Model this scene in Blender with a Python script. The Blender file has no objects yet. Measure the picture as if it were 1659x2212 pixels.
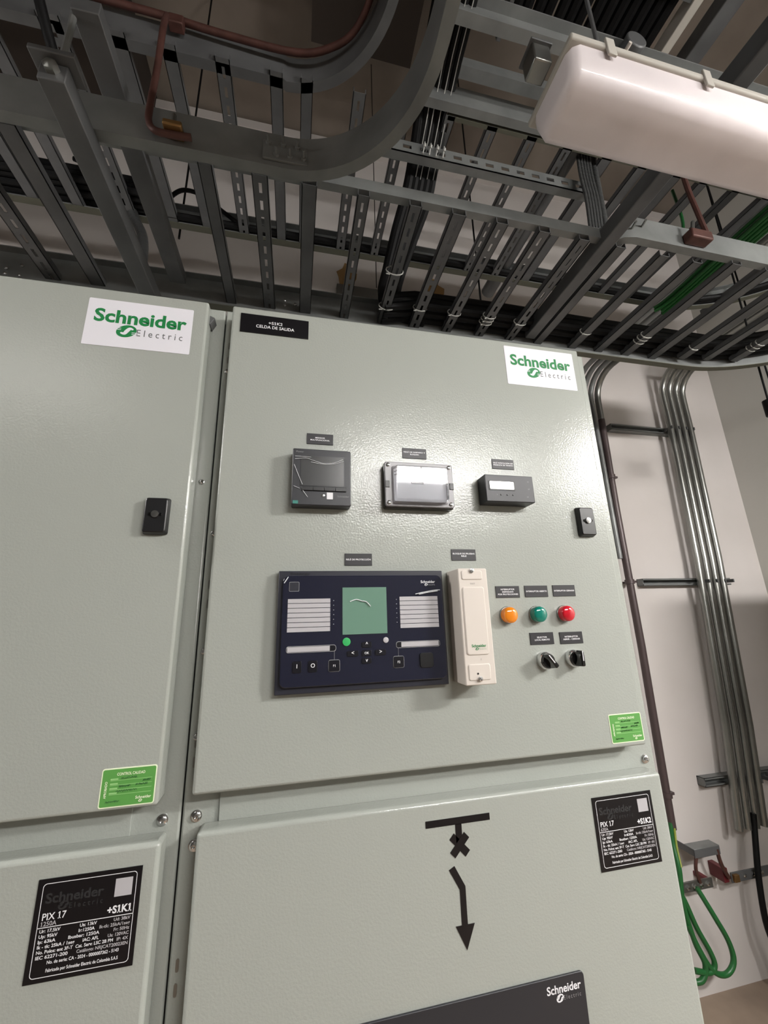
import bpy, bmesh, math, random
from mathutils import Vector, Matrix
random.seed(7)
PI = math.pi
H = 1.77                      # eye height above the floor; all z below are relative to the eye
S = bpy.context.scene
C = S.collection

# ------------------------------------------------------------------ camera
cd = bpy.data.cameras.new('camera'); cam = bpy.data.objects.new('camera', cd); C.objects.link(cam); S.camera = cam
R_ = (0.9767150, 0.0290931, 0.2125590); F_ = (-0.2127860, 0.2578241, 0.9424695); U_ = (-0.0273835, -0.9657537, 0.2580113)
ix = Vector((R_[0], F_[0], U_[0])); iy = Vector((R_[1], F_[1], U_[1])); iz = Vector((R_[2], F_[2], U_[2]))
mw = Matrix.Identity(4)
for i in range(3):
    mw[i][0] = ix[i]; mw[i][1] = -iy[i]; mw[i][2] = -iz[i]
mw[2][3] = H
cam.matrix_world = mw
cd.sensor_fit = 'HORIZONTAL'; cd.sensor_width = 36; cd.lens = 862.1 / 1659 * 36; cd.clip_start = 0.02

# ------------------------------------------------------------------ world, exposure, lamps of the room and added ones
w = bpy.data.worlds.new('room'); S.world = w; w.use_nodes = True
w.node_tree.nodes['Background'].inputs[0].default_value = (0.9, 0.95, 1, 1); w.node_tree.nodes['Background'].inputs[1].default_value = 0.02
S.view_settings.view_transform = 'Standard'; S.view_settings.look = 'None'; S.view_settings.gamma = 1; S.view_settings.use_curve_mapping = False
S.view_settings.exposure = 1.65
LAMPS = [   # centre x, y, z of the underside of each lit luminaire, length, emission of its diffuser
    (1.00, -1.48, 1.00, 1.25, 28),
    (-1.55, -0.75, 1.15, 1.25, 2),
    (2.35, -0.80, 1.00, 0.55, 115),  # unseen lamp, added and kept short to light the back wall
    (-1.95, 0.44, 0.95, 1.25, 24),  # unseen lamp added to brighten the wall behind the trays
]

# ------------------------------------------------------------------ helpers
def lin(c):
    return tuple(((v / 255) / 12.92 if v / 255 <= 0.04045 else ((v / 255 + 0.055) / 1.055) ** 2.4) for v in c) + (1.0,)
def mat(name, col, rough=0.5, metal=0.0, bump=None, var=None, coat=0.0, spec=0.5, emit=None, trans=0.0, alpha=1.0):
    m = bpy.data.materials.new(name); m.use_nodes = True; nt = m.node_tree; b = nt.nodes['Principled BSDF']
    b.inputs['Base Color'].default_value = lin(col); b.inputs['Roughness'].default_value = rough; b.inputs['Metallic'].default_value = metal
    b.inputs['Specular IOR Level'].default_value = spec; b.inputs['Coat Weight'].default_value = coat; b.inputs['Transmission Weight'].default_value = trans
    b.inputs['Alpha'].default_value = alpha
    if emit: b.inputs['Emission Color'].default_value = lin(emit[0]); b.inputs['Emission Strength'].default_value = emit[1]
    tc = nt.nodes.new('ShaderNodeTexCoord')
    if bump:
        n = nt.nodes.new('ShaderNodeTexNoise'); n.inputs['Scale'].default_value = bump[0]; n.inputs['Detail'].default_value = 2
        bp = nt.nodes.new('ShaderNodeBump'); bp.inputs['Strength'].default_value = bump[1]; bp.inputs['Distance'].default_value = bump[2]
        nt.links.new(tc.outputs['Object'], n.inputs['Vector']); nt.links.new(n.outputs['Fac'], bp.inputs['Height']); nt.links.new(bp.outputs['Normal'], b.inputs['Normal'])
    if var:                                          # second colour mixed in by a soft noise: stains and wear
        n = nt.nodes.new('ShaderNodeTexNoise'); n.inputs['Scale'].default_value = var[1]; n.inputs['Detail'].default_value = 6
        r = nt.nodes.new('ShaderNodeValToRGB'); r.color_ramp.elements[0].position = 0.35; r.color_ramp.elements[1].position = 0.7
        r.color_ramp.elements[0].color = lin(col); r.color_ramp.elements[1].color = lin(var[0])
        nt.links.new(tc.outputs['Object'], n.inputs['Vector']); nt.links.new(n.outputs['Fac'], r.inputs['Fac']); nt.links.new(r.outputs['Color'], b.inputs['Base Color'])
    return m
M = dict(
    paint=mat('grey_powder_coat', (160, 164, 158), 0.21, bump=(300, 0.7, 0.0005), spec=0.6),
    wall=mat('painted_wall', (204, 198, 195), 0.85, bump=(30, 0.1, 0.004), var=((194, 188, 184), 1.6)),
    wallr=mat('painted_side_wall', (186, 184, 178), 0.85, bump=(30, 0.1, 0.004)),
    walld=mat('dim_painted_wall', (96, 95, 92), 0.9),
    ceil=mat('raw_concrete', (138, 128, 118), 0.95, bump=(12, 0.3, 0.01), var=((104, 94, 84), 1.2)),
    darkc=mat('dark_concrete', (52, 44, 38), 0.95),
    floor=mat('floor_slab', (150, 132, 116), 0.6, var=((128, 112, 98), 5)),
    galv=mat('galvanised_steel', (132, 134, 133), 0.45, 0.35, var=((112, 114, 114), 9), bump=(60, 0.08, 0.002)),
    galvd=mat('dark_galvanised_steel', (100, 101, 102), 0.5, 0.3, var=((84, 85, 86), 9)),
    galvl=mat('bright_galvanised_conduit', (150, 150, 146), 0.3, 0.85, var=((124, 124, 120), 3)),
    olive=mat('painted_steel_edge', (92, 92, 80), 0.6, 0.3),
    chrome=mat('zinc_bolt', (215, 215, 215), 0.18, 1.0),
    black=mat('black_plastic', (22, 22, 24), 0.35),
    cable=mat('black_cable_sheath', (10, 10, 11), 0.6, spec=0.2),
    greyflex=mat('grey_flexible_conduit', (74, 75, 75), 0.4, 0.3, bump=(90, .5, .004)),
    glossblack=mat('gloss_black_plastic', (12, 12, 14), 0.12, coat=0.4),
    meter=mat('meter_housing', (40, 41, 46), 0.38),
    screenm=mat('meter_screen', (56, 57, 58), 0.25, coat=0.3),
    navy=mat('relay_face_film', (26, 28, 46), 0.16, coat=0.6, bump=(26, 0.12, 0.004)),
    navyd=mat('relay_bezel', (34, 35, 46), 0.42),
    key=mat('relay_key', (16, 16, 24), 0.3),
    lcd=mat('lcd_glass', (104, 138, 122), 0.22, bump=(18, 0.1, 0.004)),
    strip=mat('label_strip_paper', (178, 176, 180), 0.4),
    gled=mat('green_led_lens', (58, 170, 96), 0.3),
    white=mat('white_print', (226, 226, 230), 0.55),
    whitest=mat('white_sticker', (222, 221, 228), 0.5),
    off=mat('faded_print', (148, 148, 150), 0.6),
    green=mat('logo_green', (14, 122, 62), 0.5),
    greyt=mat('grey_print', (88, 92, 92), 0.6),
    plate=mat('engraved_black_laminate', (38, 37, 41), 0.42),
    pblack=mat('black_label_film', (10, 9, 14), 0.3),
    faint=mat('worn_black_print', (34, 34, 36), 0.6),
    tagg=mat('green_tag', (88, 152, 72), 0.55),
    tagb=mat('tag_border', (228, 236, 208), 0.55),
    tagl=mat('tag_pale_print', (150, 200, 130), 0.55),
    ink=mat('marker_ink', (30, 84, 36), 0.6),
    beige=mat('ivory_plastic', (206, 198, 190), 0.45),
    beiged=mat('ivory_plastic_dark_side', (112, 108, 106), 0.5),
    relgrey=mat('smoked_clear_plastic', (128, 126, 130), 0.3),
    clear=mat('clear_cover', (245, 246, 250), 0.04, trans=1.0),
    inner=mat('relay_inner_plate', (214, 216, 222), 0.3, coat=.4),
    glare=mat('display_reflection', (236, 240, 236), 0.16, coat=1.0),  # near white stands in for the lamp reflection on the display
    glint=mat('film_glint_white', (225, 228, 232), 0.15, coat=1.0),  # white stands in for light glinting on the film creases
    red=mat('red_plastic', (98, 32, 38), 0.4),
    teal=mat('teal_sticker', (52, 122, 112), 0.5),
    lor=mat('amber_lens', (240, 140, 30), 0.1, coat=0.7, trans=0.15),
    lgr=mat('green_lens', (10, 128, 112), 0.1, coat=0.7, trans=0.15),
    lre=mat('red_lens', (206, 24, 44), 0.1, coat=0.7, trans=0.15),
    copper=mat('tarnished_copper', (86, 54, 48), 0.55, 0.3, var=((70, 42, 36), 30)),
    brass=mat('brass_clamp', (150, 116, 74), 0.4, 0.8),
    diff=mat('frosted_diffuser', (236, 228, 230), 0.36, coat=0.2, var=((220, 212, 214), 5), bump=(9, .12, .006)),
    base=mat('fixture_housing', (176, 172, 164), 0.5),
    tube=mat('lit_tube', (255, 252, 244), 0.4, emit=((255, 250, 240), 6)),
    brown=mat('brown_painted_pipe', (78, 66, 66), 0.4, 0.2),
    gcable=mat('green_cable_sheath', (30, 94, 46), 0.4),
    gcabled=mat('dark_green_cable_sheath', (10, 66, 20), 0.45),
    ycable=mat('yellow_green_stripe', (140, 150, 60), 0.45),
    tie=mat('white_nylon_tie', (170, 170, 166), 0.5),
    duct=mat('grey_duct', (92, 90, 86), 0.7),
    stain=mat('rusty_stain', (150, 118, 78), 0.9),
)
POS = {}
class MB:
    """collects shapes and links them as one mesh object"""
    def __init__(s): s.v = []; s.f = []; s.mi = []; s.k = 0
    def add(s, vs, fs):
        n = len(s.v); s.v += [tuple(v) for v in vs]; s.f += [tuple(i + n for i in f) for f in fs]; s.mi += [s.k] * len(fs); return s
    def m(s, k): s.k = k; return s
    def box(s, x0, x1, y0, y1, z0, z1):
        return s.add([(x0, y0, z0), (x1, y0, z0), (x1, y1, z0), (x0, y1, z0), (x0, y0, z1), (x1, y0, z1), (x1, y1, z1), (x0, y1, z1)],
                     [(0, 3, 2, 1), (4, 5, 6, 7), (0, 1, 5, 4), (1, 2, 6, 5), (2, 3, 7, 6), (3, 0, 4, 7)])
    def loft(s, rings, cap=True):
        n = len(rings[0]); vs = [p for r in rings for p in r]; fs = []
        for i in range(len(rings) - 1):
            for j in range(n):
                fs.append((i * n + j, i * n + (j + 1) % n, (i + 1) * n + (j + 1) % n, (i + 1) * n + j))
        if cap: fs.append(tuple(range(n))[::-1]); fs.append(tuple((len(rings) - 1) * n + j for j in range(n)))
        return s.add(vs, fs)
    def xz(s, poly, y0, y1):                 # polygon in the door plane, thickened in y
        return s.loft([[(x, y1, z) for x, z in poly], [(x, y0, z) for x, z in poly]])
    def frustum(s, a, y0, b, y1): return s.loft([[(x, y0, z) for x, z in a], [(x, y1, z) for x, z in b]])
    def tube(s, pts, r, n=10, smooth=0, rs=None):
        P = [Vector(p) for p in pts]
        if smooth: P = catmull(P, smooth)
        rings = []; up = None
        for i, p in enumerate(P):
            t = (P[min(i + 1, len(P) - 1)] - P[max(i - 1, 0)]).normalized()
            if up is None: up = Vector((0, 0, 1)) if abs(t.z) < 0.9 else Vector((1, 0, 0))
            a = t.cross(up).normalized(); b = a.cross(t).normalized(); up = b
            q = rs[i] if rs else r
            rings.append([p + (a * math.cos(2 * PI * k / n) + b * math.sin(2 * PI * k / n)) * q for k in range(n)])
        return s.loft(rings)
    def lathe(s, x, z, prof, n=28):          # axis along y; prof = (radius, y)
        return s.loft([[(x + r * math.cos(2 * PI * k / n), y, z + r * math.sin(2 * PI * k / n)) for k in range(n)] for r, y in prof])
    def sweep(s, path, z, prof):             # horizontal path of (x, y); prof = closed (lateral, up)
        rings = []
        for i, p in enumerate(path):
            a = Vector(path[max(i - 1, 0)]); b = Vector(path[min(i + 1, len(path) - 1)]); t = (b - a).normalized(); nrm = Vector((-t.y, t.x))
            rings.append([(p[0] + nrm.x * l, p[1] + nrm.y * l, z + h) for l, h in prof])
        return s.loft(rings)
    def text(s, body, x, z, y, h, width=None, align='C', bold=0.0, rot=0, one=False):
        key = (body, bold)
        if key not in TXT:
            c = bpy.data.curves.new('t', 'FONT'); c.body = body; c.size = 1; c.offset = bold; c.resolution_u = 3
            o = bpy.data.objects.new('t', c); C.objects.link(o)
            me = bpy.data.meshes.new_from_object(o.evaluated_get(bpy.context.evaluated_depsgraph_get()))
            TXT[key] = ([v.co.copy() for v in me.vertices], [tuple(p.vertices) for p in me.polygons])
            bpy.data.objects.remove(o); bpy.data.curves.remove(c); bpy.data.meshes.remove(me)
        vs, fs = TXT[key]
        if one and '1' in body and key + (1,) not in TXT:      # give the figure 1 its flag and foot
            vs = list(vs); fs = list(fs)
            for i, ch in enumerate(body):
                if ch != '1': continue
                pre = body[:i + 1]; MB().text(pre, 0, 0, 0, 1, bold=bold)
                xr = max(v.x for v in TXT[(pre, bold)][0]); st = .085 + bold * 2; top = .68 + bold
                n = len(vs)
                vs += [Vector((xr - st, top, 0)), Vector((xr - st - .13, top - .12, 0)), Vector((xr - st - .13, top - .20, 0)), Vector((xr - st + .01, top - .11, 0)),
                       Vector((xr - st - .11, -bold, 0)), Vector((xr + .11, -bold, 0)), Vector((xr + .11, .07, 0)), Vector((xr - st - .11, .07, 0))]
                fs += [(n, n + 1, n + 2, n + 3), (n + 4, n + 5, n + 6, n + 7)]
        x0 = min(v.x for v in vs); x1 = max(v.x for v in vs)
        sc = h / 0.72; sx = width / (x1 - x0) if width else sc
        off = {'L': x0, 'C': (x0 + x1) / 2, 'R': x1}[align]
        cr, sr = math.cos(rot), math.sin(rot); out = []
        for v in vs:
            a = (v.x - off) * sx; b = v.y * sc
            out.append((x + a * cr - b * sr, y, z + a * sr + b * cr))
        return s.add(out, fs)
    def build(s, name, mats, parent=None, bevel=0, seg=2, origin=None, smooth=True, normals=True):
        if not isinstance(mats, (list, tuple)): mats = [mats]
        xs = [v[0] for v in s.v]; ys = [v[1] for v in s.v]; zs = [v[2] for v in s.v]
        o0 = origin or ((min(xs) + max(xs)) / 2, (min(ys) + max(ys)) / 2, min(zs))
        me = bpy.data.meshes.new(name); me.from_pydata([(a - o0[0], b - o0[1], c - o0[2]) for a, b, c in s.v], [], s.f)
        for k in mats: me.materials.append(M[k])
        me.polygons.foreach_set('material_index', s.mi)
        if normals:
            bm = bmesh.new(); bm.from_mesh(me); bmesh.ops.recalc_face_normals(bm, faces=bm.faces); bm.to_mesh(me); bm.free()
        if smooth:
            me.polygons.foreach_set('use_smooth', [True] * len(me.polygons)); me.set_sharp_from_angle(angle=math.radians(38))
        me.update()
        ob = bpy.data.objects.new(name, me); C.objects.link(ob); POS[ob] = Vector(o0)
        if parent: ob.parent = parent; ob.location = Vector(o0) - POS[parent]
        else: ob.location = Vector(o0) + Vector((0, 0, H))
        if bevel:
            b = ob.modifiers.new('bevel', 'BEVEL'); b.width = bevel; b.segments = seg; b.limit_method = 'ANGLE'; b.angle_limit = math.radians(40)
        return ob
TXT = {}
def catmull(P, n):
    out = []
    for i in range(len(P) - 1):
        a = P[max(i - 1, 0)]; b = P[i]; c = P[i + 1]; d = P[min(i + 2, len(P) - 1)]
        for k in range(n):
            t = k / n
            out.append(0.5 * ((2 * b) + (c - a) * t + (2 * a - 5 * b + 4 * c - d) * t * t + (3 * b - a - 3 * c + d) * t ** 3))
    out.append(P[-1]); return out
def rr(x0, x1, z0, z1, r, n=5):
    out = []
    for cx, cz, a in ((x1 - r, z1 - r, 0), (x0 + r, z1 - r, 90), (x0 + r, z0 + r, 180), (x1 - r, z0 + r, 270)):
        for k in range(n + 1):
            t = math.radians(a + 90 * k / n); out.append((cx + r * math.cos(t), cz + r * math.sin(t)))
    return out
def rect(x0, x1, z0, z1): return [(x0, z0), (x1, z0), (x1, z1), (x0, z1)]
def tag(o, label, cat, group=None, kind=None):
    o['label'] = label; o['category'] = cat
    if group: o['group'] = group
    if kind: o['kind'] = kind
    return o
def thing(name, label, cat, loc, group=None):
    o = bpy.data.objects.new(name, None); C.objects.link(o); o.empty_display_size = 0.05
    POS[o] = Vector(loc); o.location = Vector(loc) + Vector((0, 0, H)); return tag(o, label, cat, group)
def structure(mb, name, m, **k):
    o = mb.build(name, m, **k); o['kind'] = 'structure'; return o

# ------------------------------------------------------------------ the room
ZF = -H; ZC = 3.25; YB = 2.05; XR = 3.0; XL = -4.0; YF = -3.5
structure(MB().box(XL - .2, XR + .2, YF - .2, YB + .2, ZF - .2, ZF), 'floor', 'floor')
structure(MB().box(XL - .2, XR + .2, YF - .2, YB + .2, ZC, ZC + .2), 'ceiling', 'ceil')
structure(MB().box(XL - .2, XR + .2, YB, YB + .2, ZF, ZC), 'wall_back', 'wall')
structure(MB().box(XR, XR + .2, YF, YB, ZF, ZC), 'wall_right', 'wallr')
structure(MB().box(XL - .2, XL, YF, YB, ZF, ZC), 'wall_left', 'walld')
structure(MB().box(XL - .2, XR + .2, YF - .2, YF, ZF, ZC), 'wall_front', 'walld')
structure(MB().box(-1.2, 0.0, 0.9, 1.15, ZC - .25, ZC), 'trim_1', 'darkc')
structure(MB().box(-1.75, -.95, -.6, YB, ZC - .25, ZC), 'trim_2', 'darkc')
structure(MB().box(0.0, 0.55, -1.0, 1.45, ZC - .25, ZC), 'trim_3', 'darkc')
structure(MB().box(XL, XR, YB - .03, YB, ZC - .09, ZC - .02), 'trim_4', 'wall')

# ------------------------------------------------------------------ switchgear cabinets
YD = 0.65; YS = 0.685; YBK = 1.93
def emblem(mb, x, z, y, s, kg, kw):
    """the swirl: a slanted disc cut by an s-shaped gap with two speed lines on each side"""
    a = []
    for k in range(28):
        t = 2 * PI * k / 28; px = math.cos(t) * 0.62 * s; pz = math.sin(t) * 0.5 * s; a.append((x + px + pz * 0.25, z + pz))
    mb.m(kg).add([(p[0], y, p[1]) for p in a], [tuple(range(28))])
    c = catmull([Vector((-.36, -.16, 0)), Vector((-.12, -.2, 0)), Vector((0.02, 0.0, 0)), Vector((.2, .22, 0)), Vector((.42, .17, 0))], 5)
    L = []; Rr = []
    for i, p in enumerate(c):
        t = (c[min(i + 1, len(c) - 1)] - c[max(i - 1, 0)]).normalized(); w_ = 0.1 * math.sin(PI * (i + 1) / (len(c) + 1)) + 0.03
        L.append((p.x - t.y * w_, p.y + t.x * w_)); Rr.append((p.x + t.y * w_, p.y - t.x * w_))
    n = len(c)
    mb.m(kw).add([(x + q[0] * s, y - .00015, z + q[1] * s) for q in L + Rr], [(i, i + 1, n + i + 1, n + i) for i in range(n - 1)])
    for sx, zz in ((-1, .08), (-1, .2), (1, -.08), (1, -.2)):
        mb.add([(x + sx * q * s, y - .00015, z + (zz + dz) * s) for q, dz in ((.34, -.022), (.74, -.022), (.74, .022), (.34, .022))], [(0, 1, 2, 3)])
def logo(mb, x0, x1, z, y, kg, kt, kw, bold=.028):
    """two-line word mark between x0 and x1 with z the baseline of the first line"""
    W = x1 - x0
    mb.m(kg).text('Schneider', x0, z, y, W * 0.175, width=W, align='L', bold=bold)
    mb.m(kt).text('E l e c t r i c', x1 - W * .03, z - W * .155, y, W * 0.093, width=W * .5, align='R')
    emblem(mb, x0 + W * .36, z - W * .105, y, W * .17, kg, kw)
def cabinet(x0, x1, dx0, dx1, dz0, lx0, lx1, lz1, lock_x, lock_z, label, hinge_left):
    t = thing('switchgear_cabinet', label, 'electrical cabinet', ((x0 + x1) / 2, (YS + YBK) / 2, ZF))
    b = MB(); b.box(x0, x1, YS, YBK, ZF, .578)
    b.build('body', 'paint', t, bevel=.003)
    d = MB().box(dx0, dx1, YD, YS - .002, dz0, .562).build('upper_door', 'paint', t, bevel=.004, seg=3)
    l = MB().box(lx0, lx1, YD, YS - .002, ZF + .12, lz1).build('lower_door', 'paint', t, bevel=.005, seg=3)
    # middle strip between the doors
    mid = MB()
    mid.box(x0 + .048, x1 - .06, YS - .004, YS, lz1 - .02, dz0 + .03)
    mid.build('cross_strip', 'paint', t, bevel=.0008)
    # lock escutcheon on the upper door
    k = MB(); k.frustum(rr(lock_x - .0178, lock_x + .0178, lock_z - .029, lock_z + .029, .004), YD, rr(lock_x - .0155, lock_x + .0155, lock_z - .0265, lock_z + .0265, .004), YD - .011)
    k = k.build('door_lock', 'black', d, bevel=.0015)
    MB().lathe(lock_x, lock_z + .001, [(.0055, YD - .0108), (.0055, YD - .0135), (.002, YD - .0138)], 12).build('key_insert', 'chrome', d)
    MB().box(lock_x - .009, lock_x + .009, YD - .0125, YD - .011, lock_z - .001, lock_z + .003).build('key_slot', 'glossblack', d)
    def bolt(x, z, y=YS, r=.0058, mt='chrome'):
        o = MB(); o.lathe(x, z, [(r * 1.28, y), (r * 1.28, y - .0012), (r, y - .0015), (r * .95, y - .004), (r * .6, y - .0052), (r * .34, y - .0052), (r * .3, y - .003)], 18)
        o.build('bolt', mt, t)
    for bx in (x0 + .0185, x1 - .0225 if x1 < 0 else x1 - .020):
        for bz in ((-.2565, -.291) if bx < .5 else (-.2535,)): bolt(bx, bz)
    # hinge side flange with slots and small screws
    hx = x0 + .010 if hinge_left else x1 - .014
    for z in (.5, .47, -.19, -.165, .06, .03, -.42, -.445, -.6, -.625) if hinge_left else ():
        MB().xz(rr(hx - .002, hx + .002, z - .007, z + .007, .002), YS - .0006, YS + .001).build('flange_slot', 'galvl', t)  # bright metal fill stands for light seen through the slots
    for z in (.445, .142, -.04, -.157) if hinge_left else (.23,): bolt(hx, z, r=.0036)
    return t, d, l
k2, k2u, k2l = cabinet(-.1425, .638, -.126, .5956, -.2207, -.116, .6125, -.264, .5422, .169,
    'grey switchgear cabinet marked +S1K2 with instruments and lamps on its upper door', True)
k1, k1u, k1l = cabinet(-.925, -.1445, -.905, -.1665, -.2268, -.905, -.158, -.268, -.2083, .160,
    'plain grey switchgear cabinet marked +S1K1 at left edge of the photo', False)
# black gasket line between the two cabinets, stop bracket at the top of the left one
MB().box(-.1444, -.1426, YS + .004, YS + .02, ZF + .05, .55).build('gasket', 'cable', k1)
MB().xz([(-.172, .548), (-.158, .542), (-.165, .527), (-.170, .53)], YS - .02, YS).build('stop_bracket', 'galvd', k1, bevel=.0005)
# dark lower panel on the lower door of K2 with a white word mark
dp = MB(); dp.m(0).xz(rr(.07, .4192, -.86, -.4943, .006), YD - .003, YD); dp.build('window_panel', ['meter'], k2l, bevel=.0008)
lg = MB(); logo(lg, .3585, .4125, -.512, YD - .0033, 0, 1, 2, .02); lg.build('lettering', ['white', 'off', 'meter'], k2l, normals=False)['label'] = 'white word mark on the dark panel'

# ------------------------------------------------------------------ stickers and signs on the doors
def sticker(x0, x1, z0, z1, label, txt=True):
    t = thing('logo_sticker', label, 'sticker', ((x0 + x1) / 2, YD, z0), 'white maker stickers on the upper doors')
    MB().xz(rr(x0, x1, z0, z1, .002), YD - .0006, YD).build('backing', 'whitest', t)
    W = x1 - x0; mb = MB(); logo(mb, x0 + W * .07, x1 - W * .055, z0 + (z1 - z0) * .52, YD - .0008, 0, 1, 2, .03)
    mb.build('lettering', ['green', 'greyt', 'whitest'], t, normals=False)
sticker(-.3536, -.1899, .4483, .5396, 'white sticker with green lettering on the left cabinet, +S1K1')
sticker(.4150, .5786, .4587, .5500, 'white sticker with green lettering at top right corner of the right cabinet')
t = thing('name_plate', 'long black plate reading +S1K2 CELDA DE SALIDA at top of the right cabinet', 'sign', (-.05, YD, .5074))
MB().xz(rect(-.1106, .0110, .5074, .5469), YD - .0015, YD).build('plate', 'pblack', t, bevel=.0003)
MB().text('+S1K2', -.049, .5288, YD - .0017, .0062, width=.025, bold=.012, one=True).text('CELDA DE SALIDA', -.049, .5195, YD - .0017, .0064, width=.068, bold=.012).build('lettering', 'white', t, normals=False)
PL = [
    (.0129, .2963, ['MEDIDOR', 'MULTIFUNCIONAL'], 'small black plate reading MEDIDOR MULTIFUNCIONAL above the square black meter'),
    (.1838, .2803, ['RELÉ DE DISPARO Y', 'BLOQUEO'], 'small black plate reading RELÉ DE DISPARO above the clear-covered relay'),
    (.3600, .2695, ['RELÉ INDICACIÓN DE', 'PRESENCIA DE TENSIÓN'], 'small black plate above the black device with a narrow white display'),
    (.0783, .0853, ['RELÉ DE PROTECCIÓN'], 'small black plate reading RELÉ DE PROTECCIÓN above the wide navy relay'),
    (.2646, .0942, ['BLOQUE DE PRUEBAS', 'RELÉ'], 'small black plate reading BLOQUE DE PRUEBAS above the ivory test block'),
    (.3417, .0295, ['INTERRUPTOR', 'DISPARADO', 'POR PROTECCIONES'], 'small black plate with three lines of text above the orange lamp'),
    (.3977, .0298, ['INTERRUPTOR ABIERTO'], 'small black plate reading INTERRUPTOR ABIERTO above the green lamp'),
    (.4538, .0302, ['INTERRUPTOR CERRADO'], 'small black plate reading INTERRUPTOR CERRADO above the red lamp'),
    (.3973, -.0505, ['SELECTOR', 'LOCAL REMOTO'], 'small black plate reading SELECTOR LOCAL REMOTO between the green lamp and a switch'),
    (.4551, -.0513, ['INTERRUPTOR', 'ABRIR - CERRAR'], 'small black plate reading ABRIR - CERRAR between the red lamp and a switch'),
]
for x, z, lines, lab in PL:
    t = thing('name_plate', lab, 'sign', (x + .0227, YD, z), 'small engraved plates on the right cabinet')
    MB().xz(rect(x, x + .0454, z, z + .0198), YD - .0014, YD).build('plate', 'plate', t, bevel=.0002)
    mb = MB(); n = len(lines)
    for i, s_ in enumerate(lines):
        mb.text(s_, x + .0227, z + .0099 + (n - 1) * .0021 - i * .0042 - .0013, YD - .0016, .0026, width=min(.041, .0024 * len(s_)), bold=.02)
    mb.build('lettering', 'white', t, normals=False)
def qtag(x0, z0, label, lines):
    t = thing('inspection_tag', label, 'sticker', (x0 + .0325, YD, z0), 'green inspection stickers on the upper doors')
    x1 = x0 + .065; z1 = z0 + .0448
    MB().m(0).xz(rr(x0, x1, z0, z1, .003), YD - .0005, YD).m(1).xz(rr(x0 + .0014, x1 - .0014, z0 + .0014, z1 - .0014, .002), YD - .0007, YD - .0004).build('backing', ['tagb', 'tagg'], t, smooth=False)
    y = YD - .0009; mb = MB()
    mb.m(0).text('CONTROL CALIDAD', x0 + .0345, z1 - .0088, y, .0033, width=.033, bold=.02)
    mb.text('APROBADO', x0 + .0078, z0 + .0205, y, .0028, width=.019, rot=PI / 2, bold=.02)
    mb.m(1)
    for i in range(4):
        zz = z1 - .0145 - i * .0053; mb.add([(x0 + .011, y, zz), (x1 - .005, y, zz), (x1 - .005, y, zz + .0005), (x0 + .011, y, zz + .0005)], [(0, 1, 2, 3)])
        mb.add([(x0 + .011, y, zz + .001), (x0 + .02, y, zz + .001), (x0 + .02, y, zz + .0026), (x0 + .011, y, zz + .0026)], [(0, 1, 2, 3)])
    mb.m(0).text('Schneider', x1 - .004, z0 + .0075, y, .0033, width=.0185, align='R', bold=.02); emblem(mb, x1 - .0165, z0 + .0052, y, .0035, 0, 3)
    mb.m(2)
    rs = random.Random(5)
    for xx, zz, w_ in lines:
        P = [(x0 + xx + w_ * k / 18 + rs.uniform(-.0004, .0004), y - .0002, z0 + zz + .0012 + (.0013 if k % 2 else -.0012) * rs.uniform(.3, 1.1) + .03 * w_ * k / 18) for k in range(19)]
        mb.tube(P, .00022, 4, smooth=3)
    mb.build('lettering', ['tagb', 'tagl', 'ink', 'tagg'], t, normals=False)
hand = [(.023, .0312, .019), (.049, .0270, .009), (.022, .0222, .013), (.041, .0228, .014), (.019, .0168, .024), (.008, .0055, .016)]
qtag(-.2359, -.2231, 'green inspection sticker reading CONTROL CALIDAD on the left cabinet', hand)
qtag(.5278, -.2137, 'green inspection sticker reading CONTROL CALIDAD on the right cabinet', hand)

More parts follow.
